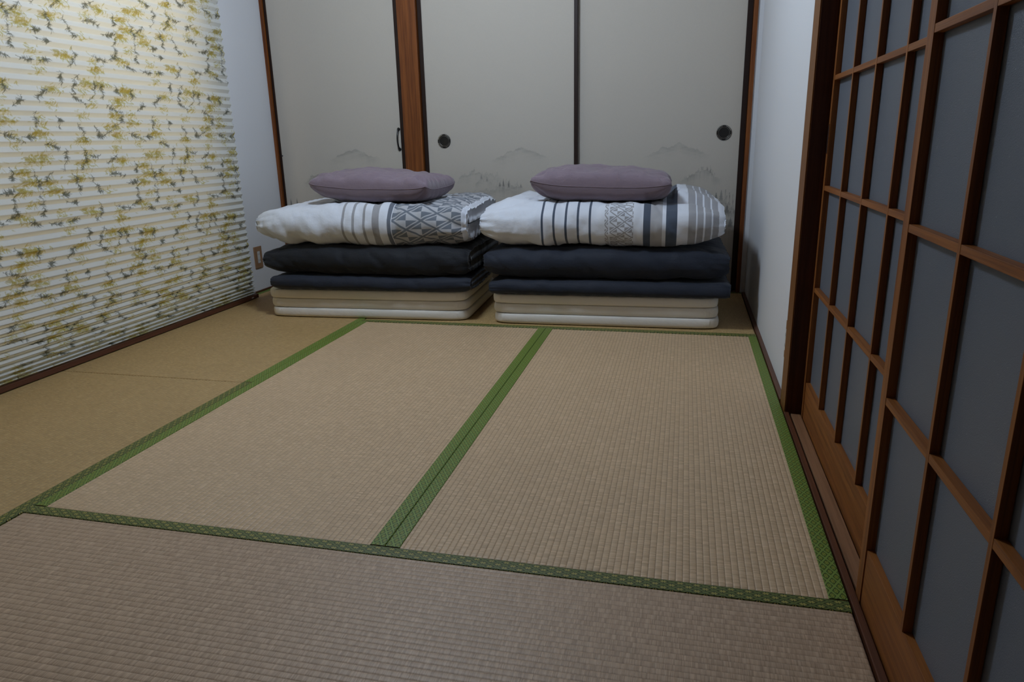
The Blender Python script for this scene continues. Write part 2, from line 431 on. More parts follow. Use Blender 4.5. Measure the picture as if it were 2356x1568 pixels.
trim('trim_6', 'brown lintel above the closet doors', 0.0, 2.631, YB-0.02, YB+0.05, 1.792, 1.899, mat='post_wood')
trim('trim_7', 'dark wooden threshold below the closet doors', 0.019, 2.6115, YB+0.0, YB+0.055, -0.05, 0.004, mat='sill_wood')
s = empty('trim_8', (2.70, 0.85, -0.05)); tag(s, 'worn brown threshold with tracks below the lattice doors', 'threshold', kind='structure')
box('sill_base', 2.6425, 2.795, -0.10, JY0-0.001, -0.05, -0.012, 'sill_wood', s)
box('sill_edge', 2.6425, 2.656, -0.10, JY0-0.001, -0.0115, 0.002, 'sill_wood', s, bev=0.002)
box('track_ridge', 2.6615, 2.6885, -0.10, JY0-0.001, -0.0115, -0.002, 'worn_wood', s, bev=0.0012)
box('track_ridge', 2.7215, 2.795, -0.10, JY0-0.001, -0.0115, 0.001, 'sill_wood', s, bev=0.0012)

# window behind the blind
w = empty('window_1', (-0.05, 1.84, WZ0)); tag(w, 'tall aluminium sliding window hidden behind the pleated blind', 'window', kind='structure')
for (a, b, c, d) in ((WY0, WY1, WZ0, WZ0+0.035), (WY0, WY1, WZ1-0.035, WZ1), (WY0, WY0+0.035, WZ0+0.035, WZ1-0.035), (WY1-0.035, WY1, WZ0+0.035, WZ1-0.035), (1.815, 1.865, WZ0+0.035, WZ1-0.035)):
    box('frame_bar', -0.09, -0.03, a+0.0005, b-0.0005, c+0.0005, d-0.0005, 'aluminium', w)
box('pane', -0.063, -0.058, WY0+0.036, 1.814, WZ0+0.036, WZ1-0.036, 'clear_glass', w)
box('pane', -0.063, -0.058, 1.866, WY1-0.036, WZ0+0.036, WZ1-0.036, 'clear_glass', w)
tag(box('sky_blocker', -0.92, -0.80, -2.0, 6.0, -0.3, 1.45, 'concrete'), 'added concrete slab blocking low sky outside the blind-covered window', 'wall', kind='structure')  # unseen slab, added so the lower blind gets less sky light
tag(box('ground', -8.0, -0.125, -6.0, 9.0, -0.5, -0.3, 'concrete'), 'bare ground outside the blind-covered window', 'ground', kind='structure')

# ------------------------------------------------------------------ closet doors (fusuma)
rng = np.random.RandomState(5)
_tab = rng.rand(8, 4096)
def n1d(x, k, octs=4, rough=0.6):
    v = 0; a = 1.0; tot = 0; f = 1.0
    for o in range(octs):
        q = x*f+37.3*o; i = np.floor(q).astype(int); t = q-i; t = t*t*(3-2*t)
        v = v+a*(_tab[k][i % 4096]*(1-t)+_tab[k][(i+1) % 4096]*t); tot += a; a *= rough; f *= 2.07
    return v/tot-0.5
def n2d(x, z, k): return (n1d(x+1.7*z, k)+n1d(z*1.1-0.6*x+91.0, k+1)+n1d(x*0.7-1.3*z+40.0, k+2))/1.6
def sstep(v, a, b):
    t = np.clip((v-a)/(b-a), 0, 1); return t*t*(3-2*t)
def ink(x, z):
    """density of the printed misty mountains"""
    out = np.zeros_like(x)
    ja = n1d(x*38+3, 0); jt = np.maximum(n1d(x*150+9, 1, 3, 0.75), 0); wisp = 0.45+0.55*sstep(n2d(x*16, z*40, 2), -0.25, 0.25)
    def ridge(x0, z0, wl, wr, drop, jag, dens, fade, tree=0.0):
        nonlocal out
        dx = x-x0; t = np.maximum(dx/wr, -dx/wl)
        d = z0-drop*t**1.15+ja*jag+jt*tree-z
        out = np.maximum(out, sstep(d, 0.0, 0.005)*np.minimum(np.exp(-d/fade), 1)*(1-sstep(t, 0.45, 1.0))*dens*wisp)
    for x0, z0 in ((0.4965, 0.772), (1.4626, 0.758), (2.2871, 0.765)):
        ridge(x0, z0, 0.19, 0.17, 0.066, 0.03, 0.42, 0.026)
        ridge(x0+0.004, z0+0.004, 0.05, 0.06, 0.026, 0.016, 0.46, 0.022)
    for dx in (-0.93, 0.0, 0.8245):
        ridge(1.195+dx, 0.640, 0.12, 0.14, 0.06, 0.04, 0.46, 0.026, 0.06)
        ridge(1.285+dx, 0.634, 0.06, 0.09, 0.05, 0.04, 0.40, 0.024, 0.07)
    for dx in (-0.93, 0.0):
        ridge(1.25+dx, 0.598, 0.07, 0.08, 0.03, 0.03, 0.55, 0.020, 0.12)
        ridge(1.385+dx, 0.565, 0.09, 0.11, 0.025, 0.03, 0.72, 0.024, 0.14)
        ridge(1.32+dx, 0.545, 0.2, 0.2, 0.03, 0.03, 0.38, 0.03, 0.05)
    ridge(2.4228, 0.632, 0.14, 0.10, 0.06, 0.035, 0.55, 0.024, 0.09)
    ridge(2.545, 0.43, 0.07, 0.06, 0.02, 0.08, 0.80, 0.05, 0.25)
    ridge(2.55, 0.35, 0.10, 0.06, 0.02, 0.06, 0.72, 0.06, 0.2)
    def fir(x0, z1, hgt, w, k=0.72):
        nonlocal out
        q = (z1-z)/hgt; zig = 0.55+0.45*np.mod(z*170+x0*31, 1.0)+0.35*n2d(x*300, z*300, 3)
        m = sstep(np.maximum(q, 0)*w*zig-np.abs(x-x0), -0.0008, 0.0015)*(q > 0)*(1-sstep(q, 0.7, 1.15))*k
        out = np.maximum(out, m)
    for a in ((1.362, 0.600, 0.05, 0.010), (1.392, 0.592, 0.045, 0.010), (1.342, 0.583, 0.03, 0.010), (1.238, 0.628, 0.035, 0.009, 0.5),
              (1.27, 0.612, 0.03, 0.009, 0.5), (1.46, 0.572, 0.025, 0.01, 0.5), (0.432, 0.600, 0.05, 0.010), (0.308, 0.628, 0.035, 0.009, 0.5), (0.06, 0.500, 0.06, 0.012), (0.10, 0.505, 0.07, 0.013), (0.16, 0.49, 0.05, 0.012),
              (2.487, 0.520, 0.06, 0.017), (2.512, 0.535, 0.07, 0.016, 0.5), (2.437, 0.650, 0.03, 0.008, 0.5), (2.452, 0.64, 0.03, 0.008, 0.5), (2.545, 0.46, 0.06, 0.022), (2.565, 0.39, 0.06, 0.022)):
        fir(*a)
    return np.clip(out, 0, 0.85)
def fusuma(name, label, x0, x1, y, fl, fr, z1=1.79):
    r = empty(name, ((x0+x1)/2, y, 0.004)); tag(r, label, 'sliding door' if name != 'door_1' else 'door', kind='structure')
    xs = np.linspace(x0+fl, x1-fr, 330)
    zs = np.concatenate([np.linspace(0.03, 0.30, 8)[:-1], np.linspace(0.30, 0.80, 220), np.linspace(0.80, z1-0.03, 9)[1:]])
    Xg, Zg = np.meshgrid(xs, zs)
    a, b, c, d = x0+fl, x1-fr, 0.03, z1-0.03
    ev = [(a, y+0.0006, c), (b, y+0.0006, c), (b, y+0.0006, d), (a, y+0.0006, d), (a, y+0.018, c), (b, y+0.018, c), (b, y+0.018, d), (a, y+0.018, d)]
    ef = [(4, 7, 6, 5), (0, 3, 7, 4), (1, 5, 6, 2), (3, 2, 6, 7), (0, 4, 5, 1)]
    grid_mesh('paper_panel', np.stack([Xg, np.full_like(Xg, y), Zg], -1), 'fusuma_paper', r, U=np.stack([Xg, Zg], -1), fac=ink(Xg, Zg), extra=(ev, ef))
    box('stile', x0, x0+fl, y-0.004, y+0.022, 0.006, z1-0.002, 'lacquer', r, bev=0.0015)
    box('stile', x1-fr, x1, y-0.004, y+0.022, 0.006, z1-0.002, 'lacquer', r, bev=0.0015)
    box('rail', x0+fl+0.0003, x1-fr-0.0003, y-0.004, y+0.022, 0.006, 0.0297, 'lacquer', r, bev=0.0015)
    box('rail', x0+fl+0.0003, x1-fr-0.0003, y-0.004, y+0.022, z1-0.0297, z1-0.002, 'lacquer', r, bev=0.0015)
    return r
d1 = fusuma('door_1', 'narrow paper closet door with small handle and misty mountain print', 0.019, 0.808, YB, 0.014, 0.026)
d2 = fusuma('door_2', 'middle paper sliding closet door with round pull beside the wide post', 0.918, 1.7695, YB, 0.022, 0.0185)
d3 = fusuma('door_3', 'paper sliding closet door with round pull beside the right wall', 1.752, 2.611, YB+0.027, 0.017, 0.026)
def pull(parent, x, z, y, r=0.0365):
    p = lathe('finger_pull', [(r, 0.0), (r, 0.0045), (r*0.93, 0.006), (r*0.80, 0.006), (r*0.74, 0.004), (r*0.70, 0.0005), (0.002, 0.0004)], (x, y, z), 'y-', 'black_metal', parent)
    vs = []; fs = []
    for q in range(4):
        c0 = PI/4+q*PI/2
        b0 = len(vs)
        for k in range(9):
            a = c0+(k/8-0.5)*1.05
            for rr, h in ((r*0.875, 0.0066), (r*0.93, 0.0064), (r*0.93, 0.0055), (r*0.875, 0.0055)):
                vs.append((x+rr*math.cos(a), y-h, z+rr*math.sin(a)))
        for k in range(8):
            for j in range(4):
                fs.append((b0+k*4+j, b0+k*4+(j+1) % 4, b0+k*4+4+(j+1) % 4, b0+k*4+4+j))
        fs.append((b0, b0+1, b0+2, b0+3)); fs.append((b0+35, b0+34, b0+33, b0+32))
    o = mesh_obj('silver_inlay', vs, fs, 'silver', p); o['label'] = 'thin silver arcs set in the dark ring'
    pts = [(x+r*0.735*math.cos(2*PI*k/40), y-0.0042, z+r*0.735*math.sin(2*PI*k/40)) for k in range(40)]
    tube('inner_ring', pts, 0.0006, 'silver', p, seg=5, closed=True)
pull(d2, 1.034, 0.803, YB); pull(d3, 2.508, 0.811, YB+0.027)
hp = [(0.771-0.001*math.sin(PI*t), YB-0.006-0.020*math.sin(PI*t)**0.8, 0.873-0.110*t) for t in [i/16 for i in range(17)]]
h = tube('handle', hp, [0.005 if 1 < i < 15 else 0.0062 for i in range(17)], 'black_metal', d1, seg=8); h['label'] = 'small curved black handle'
for zz in (0.872, 0.764): lathe('handle_mount', [(0.009, 0.0), (0.009, 0.003), (0.006, 0.006)], (0.771, YB, zz), 'y-', 'black_metal', h, seg=14)
lathe('hinge_pin', [(0.004, 0.0), (0.004, 0.006)], (0.036, YB, 0.742), 'y-', 'black_metal', d1, seg=10)

# ------------------------------------------------------------------ lattice doors (glazed shoji)
def shoji(name, label, xf, y0, y1, z1=1.768):
    """face at x = xf, frosted panes set back behind the bars"""
    r = empty(name, (xf+0.014, (y0+y1)/2, -0.01)); tag(r, label, 'sliding door', kind='structure')
    zk = 0.104; st = 0.029 if name == 'door_5' else 0.021; xb = xf+0.029
    sm = 'shoji_wood'
    box('stile', xf, xb, y0, y0+st, -0.009, z1, sm, r, bev=0.001)
    box('stile', xf, xb, y1-st, y1, -0.009, z1, sm, r, bev=0.001)
    box('kickboard', xf+0.002, xb-0.002, y0+st, y1-st, -0.008, zk, sm, r, bev=0.0015)
    box('rail', xf+0.001, xb-0.001, y0+st, y1-st, z1-0.05, z1-0.001, sm, r, bev=0.001)
    ya, yb = y0+st, y1-st; n = 4
    pitch = (yb-ya)/n
    zs = [0.3765+0.2775*k for k in range(5)]
    hw = 0.0047; hz = 0.0060; gx = xf+0.0140
    first = None
    for k in range(1, n):
        yc = ya+pitch*k
        if first is None: first = box('bar', xf+0.0003, gx-0.0005, yc-hw, yc+hw, zk, z1-0.05, sm, r, bev=0.0008)
        else: dup(first, (0, pitch*(k-1), 0), r)
    hb = None
    for i, z in enumerate(zs):
        for k in range(n):
            a = ya+pitch*k+(hw if k > 0 else 0); b = ya+pitch*(k+1)-(hw if k < n-1 else 0)
            box('crossbar', xf+0.0006, gx-0.0005, a, b, z-hz, z+hz, sm, r, bev=0.0008)
    zz = [zk]+zs+[z1-0.05]
    for i in range(len(zz)-1):
        for k in range(n):
            box('pane', gx, gx+0.004, ya+pitch*k+0.0004, ya+pitch*(k+1)-0.0004, zz[i]+0.0004, zz[i+1]-0.0004, 'frosted_glass', r)
    return r
p1 = shoji('door_4', 'brown lattice sliding door with frosted panes beside the door post', 2.690, 0.905, 1.791)
p2 = shoji('door_5', 'nearest brown lattice sliding door with frosted panes at right edge', 2.657, 0.015, 0.912)
fp = box('finger_pull', 2.6888, 2.6905, 1.776, 1.784, 0.745, 0.815, 'dark_slot', p1, bev=0.0005); fp['label'] = 'small dark recessed pull slot'
box('pull_frame', 2.6885, 2.6899, 1.7735, 1.7758, 0.742, 0.818, 'sill_wood', fp)

# ------------------------------------------------------------------ tatami mats
T = 0.88; PITCH = 0.0129
def tatami(label, x0, x1, y0, y1, long, mat, heris, sd):
    r = empty('tatami_mat', ((x0+x1)/2, (y0+y1)/2, -0.052)); tag(r, label, 'tatami mat', 'tatami mats')
    gp = 0.0012; x0 += gp; x1 -= gp; y0 += gp; y1 -= gp
    a0, a1 = (y0, y1) if long == 'y' else (x0, x1)       # along
    c0, c1 = (x0, x1) if long == 'y' else (y0, y1)       # across
    prof = []
    c = c0
    n = int(round((c1-c0)/PITCH)); sub = 6
    for i in range(n*sub+1):
        t = i/sub
        prof.append((c0+(c1-c0)*i/(n*sub), -(0.0010 if long == 'y' else 0.0007)*(1-abs(math.sin(PI*t))**0.45)))
    al = [a0, a0+0.002, a0+0.005, a0+0.010]; m = 16
    al += [a0+0.010+(a1-a0-0.020)*k/m for k in range(1, m)] + [a1-0.010, a1-0.005, a1-0.002, a1]
    vs = []; uv = []; fs = []
    nc = len(prof)
    drop = {0: 0.0022, 1: 0.0008, 2: 0.0002}
    for i, a in enumerate(al):
        dz = drop.get(min(i, len(al)-1-i), 0.0)
        for cc, z in prof:
            wv = 0.0007*mnoise.noise(Vector((cc*5+sd, a*5, sd)))
            vs.append((cc, a, z-dz+wv) if long == 'y' else (a, cc, z-dz+wv)); uv.append((a+sd, cc-c0))
    for i in range(len(al)-1):
        for j in range(nc-1):
            q = (i*nc+j, i*nc+j+1, (i+1)*nc+j+1, (i+1)*nc+j)
            fs.append(q if long == 'y' else q[::-1])
    # sides
    rim = [j for j in range(nc)] + [i*nc+nc-1 for i in range(1, len(al))] + [(len(al)-1)*nc+j for j in range(nc-2, -1, -1)] + [i*nc for i in range(len(al)-2, 0, -1)]
    b0 = len(vs)
    for k in rim: vs.append((vs[k][0], vs[k][1], -0.0515)); uv.append((uv[k][0]+0.05, uv[k][1]))
    for i in range(len(rim)):
        j = (i+1) % len(rim)
        q = (rim[i], b0+i, b0+j, rim[j]); fs.append(q if long == 'y' else q[::-1])
    f = list(range(b0, b0+len(rim))); fs.append(tuple(f[::-1] if long == 'y' else f))
    mesh_obj('rush_cover', vs, fs, mat, r, uvs=uv, smooth=False)
    for side, hm in heris:
        hw = 0.0315
        s0, s1 = (c0-0.0006, c0+hw) if side == 0 else (c1-hw, c1+0.0006)
        bm = bmesh.new()
        N = 40
        pr = [(s0, -0.0500), (s0, 0.0004), (s0+0.0012, 0.0019), ((s0+s1)/2, 0.0022), (s1-0.0012, 0.0019), (s1, 0.0004), (s1, -0.0012)]
        if side == 0: pr[-1] = (s1, -0.0016)
        else: pr = [(s0, -0.0016)] + pr[1:-1] + [(s1, -0.0500)]
        V = []; U = []; F = []
        for i in range(N+1):
            a = a0+0.0004+(a1-a0-0.0008)*i/N
            for j, (cc, z) in enumerate(pr):
                V.append((cc, a, z) if long == 'y' else (a, cc, z)); U.append((a+sd*0.37, (cc-s0) + (z*0.3 if z < -0.002 else 0)))
        k = len(pr)
        for i in range(N):
            for j in range(k-1):
                q = (i*k+j, (i+1)*k+j, (i+1)*k+j+1, i*k+j+1); F.append(q if long == 'y' else q[::-1])
        bm.free()
        ho = mesh_obj('cloth_border', V, F, hm, r, uvs=U, smooth=False); ho['label'] = 'green woven cloth border with diamond pattern'
    return r
G_, O_ = 'heri_green', 'heri_olive'
tatami('warm brown tatami mat below the blind, nearer the camera', 0, T, 0, 2*T, 'y', 'tatami_warm', [(1, O_), (0, O_)], 1.0)
tatami('warm brown tatami mat below the blind, in the far left corner', 0, T, 2*T, 4*T, 'y', 'tatami_warm', [(1, G_), (0, G_)], 2.0)
tatami('middle tatami mat left of the central green border', T, 2*T, T, 3*T, 'y', 'tatami_pale', [(0, G_), (1, G_)], 3.0)
tatami('middle tatami mat between central green border and lattice doors', 2*T, 3*T, T, 3*T, 'y', 'tatami_pale', [(0, G_), (1, G_)], 4.0)
tatami('foreground tatami mat with ridges running left to right', T, 3*T, 0, T, 'x', 'tatami_grey', [(0, O_), (1, O_)], 5.0)
tatami('rear tatami mat under the folded bedding stacks', T, 3*T, 3*T, 4*T, 'x', 'tatami_warm', [(0, O_), (1, O_)], 6.0)

# ------------------------------------------------------------------ bedding
def fbm(x, y, z, o=3):
    return mnoise.fractal(Vector((x, y, z)), 0.9, 2.1, o)
def rot(vs, c, ang):
    ca, sa = math.cos(ang), math.sin(ang)
    return [(c[0]+(v[0]-c[0])*ca-(v[1]-c[1])*sa, c[1]+(v[0]-c[0])*sa+(v[1]-c[1])*ca, v[2]) for v in vs]
def folded(name, label, cat, group, mat, x0, x1, yf, yb, z0, H, ang=0.0, sd=0.0, wr=0.006, n_end=7.0, ruff=0.006, zfun=None, diag=0.0, fr=1.0, parent=None, n_r=None, cap=None, gap=0.0, kl=0.0, kr=0.0, tl=0.30):
    """a thick quilt folded once along the front edge; open layers at the ends and back"""
    t = H/2*(1-gap); R = (H-t)/2
    NU, NA, NS = 190, 22, 34
    xc, hw = (x0+x1)/2, (x1-x0)/2
    us = []
    for i in range(NU+1):
        a = -1+2*i/NU
        us.append(math.copysign(1-(1-abs(a))**1.45, a)*0.55+a*0.45)
    path = []                                   # (y, z, ny, nz, s)
    yl = yf+t/2+R
    Ls = yb-yl
    for i in range(NS): q = (i/NS)**0.8; path.append((yb-(yb-yl)*q, z0+t/2, 0, -1, (yb-yl)*q))
    for i in range(NA+1):
        a = PI*i/NA
        path.append((yl-R*math.sin(a)*1.0, z0+H/2-R*math.cos(a), -math.sin(a), -math.cos(a), Ls+(R+t/2)*a))
    for i in range(1, NS+1): q = (i/NS)**1.25; path.append((yl+(yb-yl)*q, z0+H-t/2, 0, 1, Ls+(R+t/2)*PI+(yb-yl)*q))
    P = len(path); smax = path[-1][4]
    vs = []; uv = []; fs = []
    for e in us:
        x = xc+hw*e
        ae = abs(e)
        ne = n_end if (e < 0 or n_r is None) else n_r
        th = max(0.012, (1-ae**ne))**0.5 if ae < 1 else 0.10
        if n_r is not None and n_r > 18 and e > 0: th = max(th, 0.45)
        q_ = max(0.0, (ae*hw-(hw-tl))/tl); sh = 1-(kl if e < 0 else kr)*(q_**3.0); zc = z0+H*0.48; yin = 0.06*(kl if e < 0 else kr)*q_**2.5
        edge = math.exp(-(1-ae)*hw/0.035)
        row_o = []; row_i = []
        for (y, z, ny, nz, s_) in path:
            xr = x*0.86+diag*s_
            w = wr*(fbm(xr*5*fr+sd, s_*5*fr+sd, sd)) + wr*0.55*fbm(xr*13*fr+sd*2, s_*9*fr, sd+3)
            # creases drawn out from the seams
            w += wr*0.7*math.exp(-(1-ae)*hw/0.16)*fbm(x*4+sd, s_*42+sd, sd+5, 2)
            cr = abs(mnoise.noise(Vector((xr*7*fr+sd*3, s_*4.5*fr+x*2, sd+7)))); w -= wr*0.9*max(0.0, 1-cr*5.5)*(0.5+0.5*mnoise.noise(Vector((x*3, s_*3, sd))))
            rf = edge*ruff*(mnoise.noise(Vector((sd, s_*75, e)))+0.6*mnoise.noise(Vector((sd+4, s_*150, e))))
            dz = zfun(x, y, s_/smax) if zfun else 0.0
            ho = t/2*th+w*min(1, th*1.6)+rf
            top = nz > 0
            yy = y+ny*ho+0.012*fbm(x*2.2+sd, 0.5, sd+1, 2); zz = z+nz*ho+dz
            xx = x+math.copysign(edge*0.010*mnoise.noise(Vector((sd+9, s_*38, 2.0))), e)
            zz = zc+(zz-zc)*sh; yy += yin*(-ny if ny < 0 else 0)
            if nz < -0.6: zz = max(zz, z0+0.0005+max(0, (1-th))*t*0.28)
            if cap is not None and nz > 0: zz = min(zz, cap(xx, yy))
            row_o.append((xx, yy, zz))
            hi_ = min(t/2*th*0.97, max(R*0.93, 0.001) if abs(ny) > 0.05 else t/2)
            if n_r is not None and n_r > 18 and e > 0 and abs(ny) < 0.05: hi_ = t/2*0.985
            row_i.append((xx, y-ny*hi_+0.012*fbm(x*2.2+sd, 0.5, sd+1, 2), zc+(z-nz*hi_+dz-zc)*sh))
        ring = row_o+row_i[::-1]
        vs += ring; uv += [(x, p[4]) for p in path]+[(x, p[4]) for p in path[::-1]]
    K = 2*P
    for i in range(NU):
        for j in range(K):
            j2 = (j+1) % K
            fs.append((i*K+j, i*K+j2, (i+1)*K+j2, (i+1)*K+j))
    for b, flip in ((0, True), (NU*K, False)):
        for j in range(P-1):
            q = (b+j, b+j+1, b+K-2-j, b+K-1-j); fs.append(q[::-1] if not flip else q)
    vs = rot(vs, (xc, yf), ang)
    o = mesh_obj(name, vs, fs, mat, parent, uvs=uv, smooth=True)
    if label: tag(o, label, cat, group)
    return o

def mattress(label, x0, x1, yf, yb, z0, th, ang, sd):
    xc = (x0+x1)/2
    r = empty('folding_mattress', (xc, (yf+yb)/2, z0)); tag(r, label, 'mattress', 'white three-fold mattresses')
    z = z0
    for k in range(3):
        h = th[k]; NU, NV = 90, 60
        ox = (0.0, -0.004, -0.006)[k]; oy = (0.0, 0.004, -0.002)[k]
        vs = []; uv = []; fs = []
        # rounded-box cross section lofted as concentric rings: bottom cap, side, top cap
        prof = [(0.55, 0.0), (0.945, 0.0), (0.985, 0.03), (0.996, 0.14), (1.0, 0.30), (1.0, 0.5), (1.0, 0.70), (0.996, 0.86), (0.985, 0.97), (0.945, 1.0), (0.55, 1.0)]
        w2, d2 = (x1-x0)/2, (yb-yf)/2; m = 0.045
        per = []
        L = 200
        for i in range(L):
            a = 2*PI*i/L
            ca, sa = math.cos(a), math.sin(a)
            per.append((math.copysign(abs(ca)**0.12, ca), math.copysign(abs(sa)**0.12, sa)))
        for (f, q) in prof:
            inset = (1-f)
            for i, (px, py) in enumerate(per):
                ins = 0.0 if f == 1.0 else (inset*0.20)
                if f == 0.55: ins = 0.25
                X_ = px*(w2-min(ins, w2*0.9)); Y_ = py*(d2-min(ins, d2*0.9))
                cn = (abs(px)*abs(py))**6
                pk = 0.004*cn*mnoise.noise(Vector((i*0.9+sd, q*2.0, k)))
                bul = 0.004*math.sin(PI*q)*(0.6+0.5*fbm(px*3+sd, py*3, k+sd, 2))
                nx, ny = (px if abs(px) > 0.98 else 0), (py if abs(py) > 0.98 else 0)
                zz = z+h*q - 0.004*cn*(q-0.5)
                vs.append((xc+X_+ox+nx*(bul+pk), (yf+yb)/2+Y_+oy+ny*(bul+pk), zz)); uv.append((X_+zz*0.7, Y_+zz*0.7))
        n = len(per)
        for p in range(len(prof)-1):
            for i in range(n):
                fs.append((p*n+i, p*n+(i+1) % n, (p+1)*n+(i+1) % n, (p+1)*n+i))
        fs.append(tuple(range(n))[::-1]); fs.append(tuple((len(prof)-1)*n+i for i in range(n)))
        vs = rot(vs, (xc, yf), ang)
        pan = mesh_obj('panel', vs, fs, 'cream_cotton', r, uvs=uv, smooth=True)
        z += h+0.0006
    return r
A1 = math.radians(2.6); A2 = math.radians(1.4)
mattress('white three-fold mattress at the foot of left bedding stack', 0.392, 1.378, 2.688, 3.335, 0.0026, (0.0435, 0.0445, 0.0455), A1, 1.0)
mattress('cream three-fold mattress at the foot of right bedding stack', 1.508, 2.494, 2.706, 3.345, 0.0026, (0.0445, 0.0455, 0.0440), A2, 6.0)

def drape(lo, f):          # the front fold hangs a little over the mattress edge
    return lambda x, y, q: -f(x)*max(0.0, min(1.0, (lo-y)/0.03))
folded('futon_mat', 'thin dark navy futon on white mattress in left stack', 'futon', 'thin navy futons', 'navy_cotton', 0.425, 1.408, 2.652, 3.32, 0.1385, 0.068, A1, 2.0, wr=0.005, n_end=14, n_r=26, ruff=0.004,
       zfun=drape(2.682, lambda x: 0.014*max(0, 1-((x-0.98)/0.40)**2)), diag=0.35, cap=lambda x, y: 0.2072)
folded('futon_mat', 'thin dark navy futon on cream mattress in right stack', 'futon', 'thin navy futons', 'navy_cotton', 1.500, 2.530, 2.668, 3.34, 0.1385, 0.066, A2, 8.0, wr=0.0055, n_end=14, n_r=26, ruff=0.004,
       zfun=drape(2.70, lambda x: 0.020*max(0, (x-1.55)/0.95)), diag=0.25, cap=lambda x, y: 0.2052)
folded('folded_quilt', 'plump folded black-navy quilt in middle of left stack', 'quilt', 'folded navy quilts', 'black_navy_cotton', 0.388, 1.400, 2.655, 3.33, 0.2085, 0.136, A1, 3.0, wr=0.009, n_end=4.5, n_r=22, kl=0.20, kr=0.05, tl=0.22, ruff=0.008, diag=0.6, cap=lambda x, y: 0.3445)
folded('folded_quilt', 'plump folded navy quilt in middle of right stack', 'quilt', 'folded navy quilts', 'navy_cotton', 1.470, 2.522, 2.680, 3.34, 0.2065, 0.138, A2, 11.0, wr=0.008, n_end=6, kl=0.12, kr=0.10, tl=0.2, ruff=0.006, diag=0.5, cap=lambda x, y: 0.3445)
def capL(x, y): return 0.5385 if (0.60 < x < 1.24 and 2.71 < y < 3.16) else 9.0
def capR(x, y): return 0.5385 if (1.66 < x < 2.285 and 2.71 < y < 3.16) else 9.0
folded('folded_duvet', 'folded white duvet with grey stripes and triangle lattice pattern, left stack', 'duvet', 'folded patterned duvets', 'duvet_diamonds', 0.362, 1.392, 2.652, 3.32, 0.3455, 0.191, A1, 4.0, wr=0.015, n_end=3.0, n_r=26, kl=0.26, kr=0.06, ruff=0.016, diag=0.1, gap=0.03, cap=capL)
def dz_right(x, y, q):
    if q < 0.5: return 0.0
    a = max(0, min(1, (y-2.80)/0.06)); a = a*a*(3-2*a)
    b = max(0, min(1, (x-2.25)/0.06)); c = max(0, min(1, (1.69-x)/0.12))
    return 0.038*a*max(b, 0.7*c)
folded('folded_duvet', 'folded white duvet with navy and grey stripes, right stack', 'duvet', 'folded patterned duvets', 'duvet_stripes', 1.458, 2.498, 2.672, 3.33, 0.3455, 0.191, A2, 14.0, wr=0.015, n_end=3.2, n_r=4.5, kl=0.24, kr=0.34, tl=0.26, ruff=0.016, diag=0.1, gap=0.03, zfun=dz_right, cap=capR)

def pillow(label, xc, yc, z0, w, d, ht, hb, ang, sd):
    r = empty('pillow', (xc, yc, z0)); tag(r, label, 'pillow', 'mauve pillows')
    N = 56
    def outline(u, v):
        au, av = abs(u), abs(v)
        x = u*w/2*(1-0.045*(1-av**2.2)*au**3); y = v*d/2*(1-0.06*(1-au**2.2)*av**3)
        # rounded corner ears
        m_ = max(au, av, 1e-6); k = 1.0/(((au/m_)**16+(av/m_)**16)**(1/16)) if max(au, av) > 1e-5 else 1.0
        return x*k, y*k
    def seam_z(u, v):
        lift = 0.016*(abs(u)**3+abs(v)**3)*0.5 + 0.012*(abs(u*v))**4
        return z0+hb+lift-0.010*u+0.004*mnoise.noise(Vector((u*2+sd, v*2, sd)))
    vs = []; uv = []; fs = []; idx = {}
    def h(u, v):
        a = max(0, 1-abs(u)**2.6); b = max(0, 1-abs(v)**2.4)
        return (a**0.34)*(b**0.36)
    for side in (1, -1):
        for i in range(N+1):
            for j in range(N+1):
                u = -1+2*i/N; v = -1+2*j/N
                u = math.copysign(1-(1-abs(u))**1.3, u); v = math.copysign(1-(1-abs(v))**1.3, v)
                rimv = i in (0, N) or j in (0, N)
                if rimv and side == -1: idx[(side, i, j)] = idx[(1, i, j)]; continue
                x, y = outline(u, v); sz = seam_z(u, v); hh = h(u, v)
                e = max(abs(u), abs(v))
                wrk = 0.014*fbm(u*2.1+sd, v*2.1+sd*2, sd, 3)*hh + 0.015*(hh*(1-hh)*3)*fbm((u+v*0.6)*3.2+sd, v*9 if abs(u) > abs(v) else u*9, sd+2, 2)
                if side == 1: z = sz+(ht*(0.93+0.12*fbm(u*1.3+sd, v*1.3, sd, 2)))*hh+wrk
                else: z = max(z0, sz-hb*1.45*hh-wrk*0.4)
                idx[(side, i, j)] = len(vs); vs.append((xc+x, yc+y, z)); uv.append((x, y*side+0.7*z))
        for i in range(N):
            for j in range(N):
                q = (idx[(side, i, j)], idx[(side, i+1, j)], idx[(side, i+1, j+1)], idx[(side, i, j+1)])
                fs.append(q if side == 1 else q[::-1])
    vs = rot(vs, (xc, yc), ang)
    mesh_obj('pillowcase', vs, fs, 'mauve_cotton', r, uvs=uv, smooth=True)
    ring = [(i, 0) for i in range(N)] + [(N, j) for j in range(N)] + [(i, N) for i in range(N, 0, -1)] + [(0, j) for j in range(N, 0, -1)]
    tube('edge_seam', [vs[idx[(1, i, j)]] for i, j in ring], 0.0016, 'mauve_cotton', r, seg=5, closed=True)
    return r
pillow('mauve pillow on the triangle-patterned duvet, left stack', 0.922, 2.925, 0.539, 0.60, 0.41, 0.095, 0.052, math.radians(-1.5), 1.3)
pillow('mauve pillow on the navy-striped duvet, right stack', 1.972, 2.935, 0.539, 0.61, 0.41, 0.095, 0.052, math.radians(1.5), 5.1)

